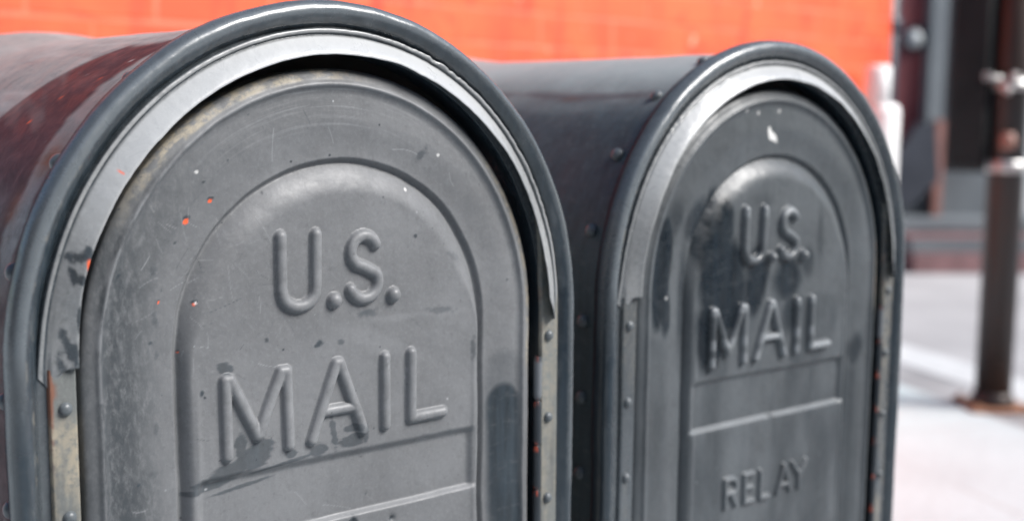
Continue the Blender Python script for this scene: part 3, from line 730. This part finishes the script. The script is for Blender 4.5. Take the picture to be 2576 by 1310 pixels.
for r_, z_ in ((.012, 1.372), (-.010, 1.318)):
    b = MB(); Mq = vd.to_track_quat('Z', 'Y').to_matrix(); b.lathe(pt(r_, -.10, z_), [(.001, -.010), (.014, -.008), (.018, .0), (.018, .03)], n=18, M=Mq); b.build('bolt', M_STEEL, pole)

sg = empty('traffic_signal', (PX, PY, 0)); tag(sg, 'black box shaped traffic signal clamped to the left of the brown pole', 'traffic signal')
Mv = Matrix((vr, vd, Vector((0, 0, 1)))).transposed()
b = MB(); b.box(pt(-.158, .06, 1.46), (.080, .15, .468), Mv, bev=.018); b.build('housing', M_BLACK, sg)
for z_ in (1.32, 1.64):
    b = MB(); b.lathe(pt(-.158, .21, z_), [(.001, 0), (.070, .0), (.078, .10), (.074, .10), (.066, .01), (.001, .012)], n=24, M=(vd).to_track_quat('Z', 'Y').to_matrix()); b.build('visor', M_BLACK, sg)
b = MB(); b.tube(pt(-.10, -.10, 1.372), pt(-.02, -.07, 1.36), .012); b.box(pt(-.088, -.10, 1.372), (.018, .02, .016), Mv, bev=.005); b.build('bracket', M_STEEL, sg)
b = MB(); b.tube(pt(-.13, -.03, 1.03), pt(-.05, -.04, 1.01), .012); b.build('bracket', M_STEEL, sg)
b = MB(); b.tube(pt(-.088, -.02, 1.05), pt(-.088, -.02, 1.62), .013); b.tube(pt(-.092, -.02, 1.60), pt(-.092, -.02, 1.95), .018); b.build('conduit', simple('conduit_paint', (.13, .16, .18), rough=.4), sg)

# ------------------------------------------------------------------ building across the street
fd = Vector((.83, -.56, 0)).normalized(); fn = Vector((-fd.y, fd.x, 0)); fn = fn if fn.dot(vd) > 0 else -fn
FB = Vector((9.9, 5.85, 0))
Mf = Matrix((fd, fn, Vector((0, 0, 1)))).transposed()
def fp(a, d, z): p = FB + fd * a + fn * d; return Vector((p.x, p.y, z)) - FB
M_MAR = simple('maroon_siding', (.22, .050, .052), (.15, .040, .048), scale=2.5, rough=.55)
M_SLATE = simple('slate_paint', (.14, .16, .175), (.11, .125, .14), scale=2, rough=.55)
M_SLATE2 = simple('slate_panel', (.12, .135, .15), scale=2, rough=.5)
M_DK = simple('dark_navy_paint', (.030, .036, .052), scale=2, rough=.5)
M_PALE = simple('pale_render', (.50, .51, .52), scale=1, rough=.7)
M_REDT = simple('red_trim', (.22, .12, .125), rough=.5)
M_BRN = simple('pink_brown_timber', (.28, .13, .11), rough=.6)
M_GLASS = NB('dark_window_glass').done((.02, .025, .03), .08)
fb = empty('corner_shop', FB); tag(fb, 'maroon and slate grey shop front across the street', 'building')
def fbox(a0, a1, d0, d1, z0, z1, name, mat, bev=0.0):
    b = MB(); b.box(fp((a0 + a1) / 2, (d0 + d1) / 2, (z0 + z1) / 2), (abs(a1 - a0) / 2, abs(d1 - d0) / 2, (z1 - z0) / 2), Mf, bev=bev); return b.build(name, mat, fb)
fbox(-6, .505, .3, 6, -.12, 7, 'wall', M_MAR)
fbox(.447, .62, .16, .6, -.12, 7, 'pilaster', M_SLATE, .01)
fbox(.79, 1.40, .5, 6, -.12, 7, 'doorway_recess', M_DK)
fbox(1.405, 9, .3, 6, -.12, 7, 'side_wall', M_PALE)
fbox(-.2, 2.6, -1.15, .15, -.122, .045, 'step', M_REDT)
fbox(-.2, 2.6, -1.05, .152, .049, .165, 'step', M_SLATE)
fbox(-.2, 2.6, -1.03, .154, .169, .180, 'step', M_REDT)
fbox(-.2, 2.6, -.60, .156, .194, .30, 'step', M_SLATE)
fbox(.0, 1.2, .02, .15, .304, .71, 'base_panel', M_SLATE2)
fbox(.44, .52, -.10, .01, .304, 1.22, 'door_post', M_BRN)
b = MB()
vsw = [fp(-.25, -.3, .30), fp(-.20, -.3, .62), fp(.16, -.3, 1.19), fp(.33, -.3, 1.19), fp(.39, -.3, .66), fp(.02, -.3, .30)]
vs2 = [Vector(v) + fn * .2 for v in vsw]; n = len(vsw)
b.add(vsw + vs2, [tuple(range(n)), tuple(range(n, 2 * n))[::-1]] + [(i, n + i, n + (i + 1) % n, (i + 1) % n) for i in range(n)])
b.build('stair_wall', M_DK, fb)
b = MB(); Mq = (-fn).to_track_quat('Z', 'Y').to_matrix()
b.lathe(fp(.335, .30, 2.00), [(.13, 0), (.12, .05), (.10, .07)], n=24, M=Mq); lm = b.build('wall_lamp', M_DK, fb)
b = MB(); b.lathe(fp(.31, .235, 2.00), [(.088, 0), (.085, .03), (.06, .06), (.001, .07)], n=24, M=Mq); b.build('lens', simple('frosted_glass', (.35, .38, .40), rough=.3), lm)

# ------------------------------------------------------------------ terrace and warehouse, added out of view to darken the surroundings
M_BRK = simple('added_building_brick', (.10, .075, .065), (.07, .055, .05), scale=2, rough=.8)
tb = empty('added_terrace', (-2, -8, 0)); tag(tb, 'brown brick terrace added out of view as dark surroundings for the metal to reflect', 'building')
b = MB(); b.box((0, -3, 3.5), (16, 3, 3.5)); b.build('wall', M_BRK, tb)
for i in range(8):
    for z_ in (1.6, 5.0):
        w = MB(); w.box((-13 + i * 3.7, .02, z_), (.75, .03, .95), bev=.01); wo_ = w.build('window', M_PALE, tb)
        w = MB(); w.box((-13 + i * 3.7, .055, z_), (.66, .008, .86)); w.build('pane', M_GLASS, wo_)

wg = empty('added_warehouse', (-8.5, -1, 0)); tag(wg, 'plain dark brick warehouse added out of view at the left to block sky light', 'building')  # added unseen, blocks sky so that left-facing metal goes darker
b = MB(); b.box((-3, 0, 3.0), (3, 7, 3.0)); b.build('wall', M_BRK, wg)
b = MB(); b.box((-3, 0, 6.06), (3.05, 7.05, .055), bev=.01); b.build('coping', M_ROOF, wg)
for i in range(3):
    w = MB(); w.box((.03, -4.2 + i * 4.2, 2.4), (.04, 1.0, .8), bev=.01); wf = w.build('window', M_SLATE, wg)
    w = MB(); w.box((.074, -4.2 + i * 4.2, 2.4), (.006, .9, .7)); w.build('pane', M_GLASS, wf)
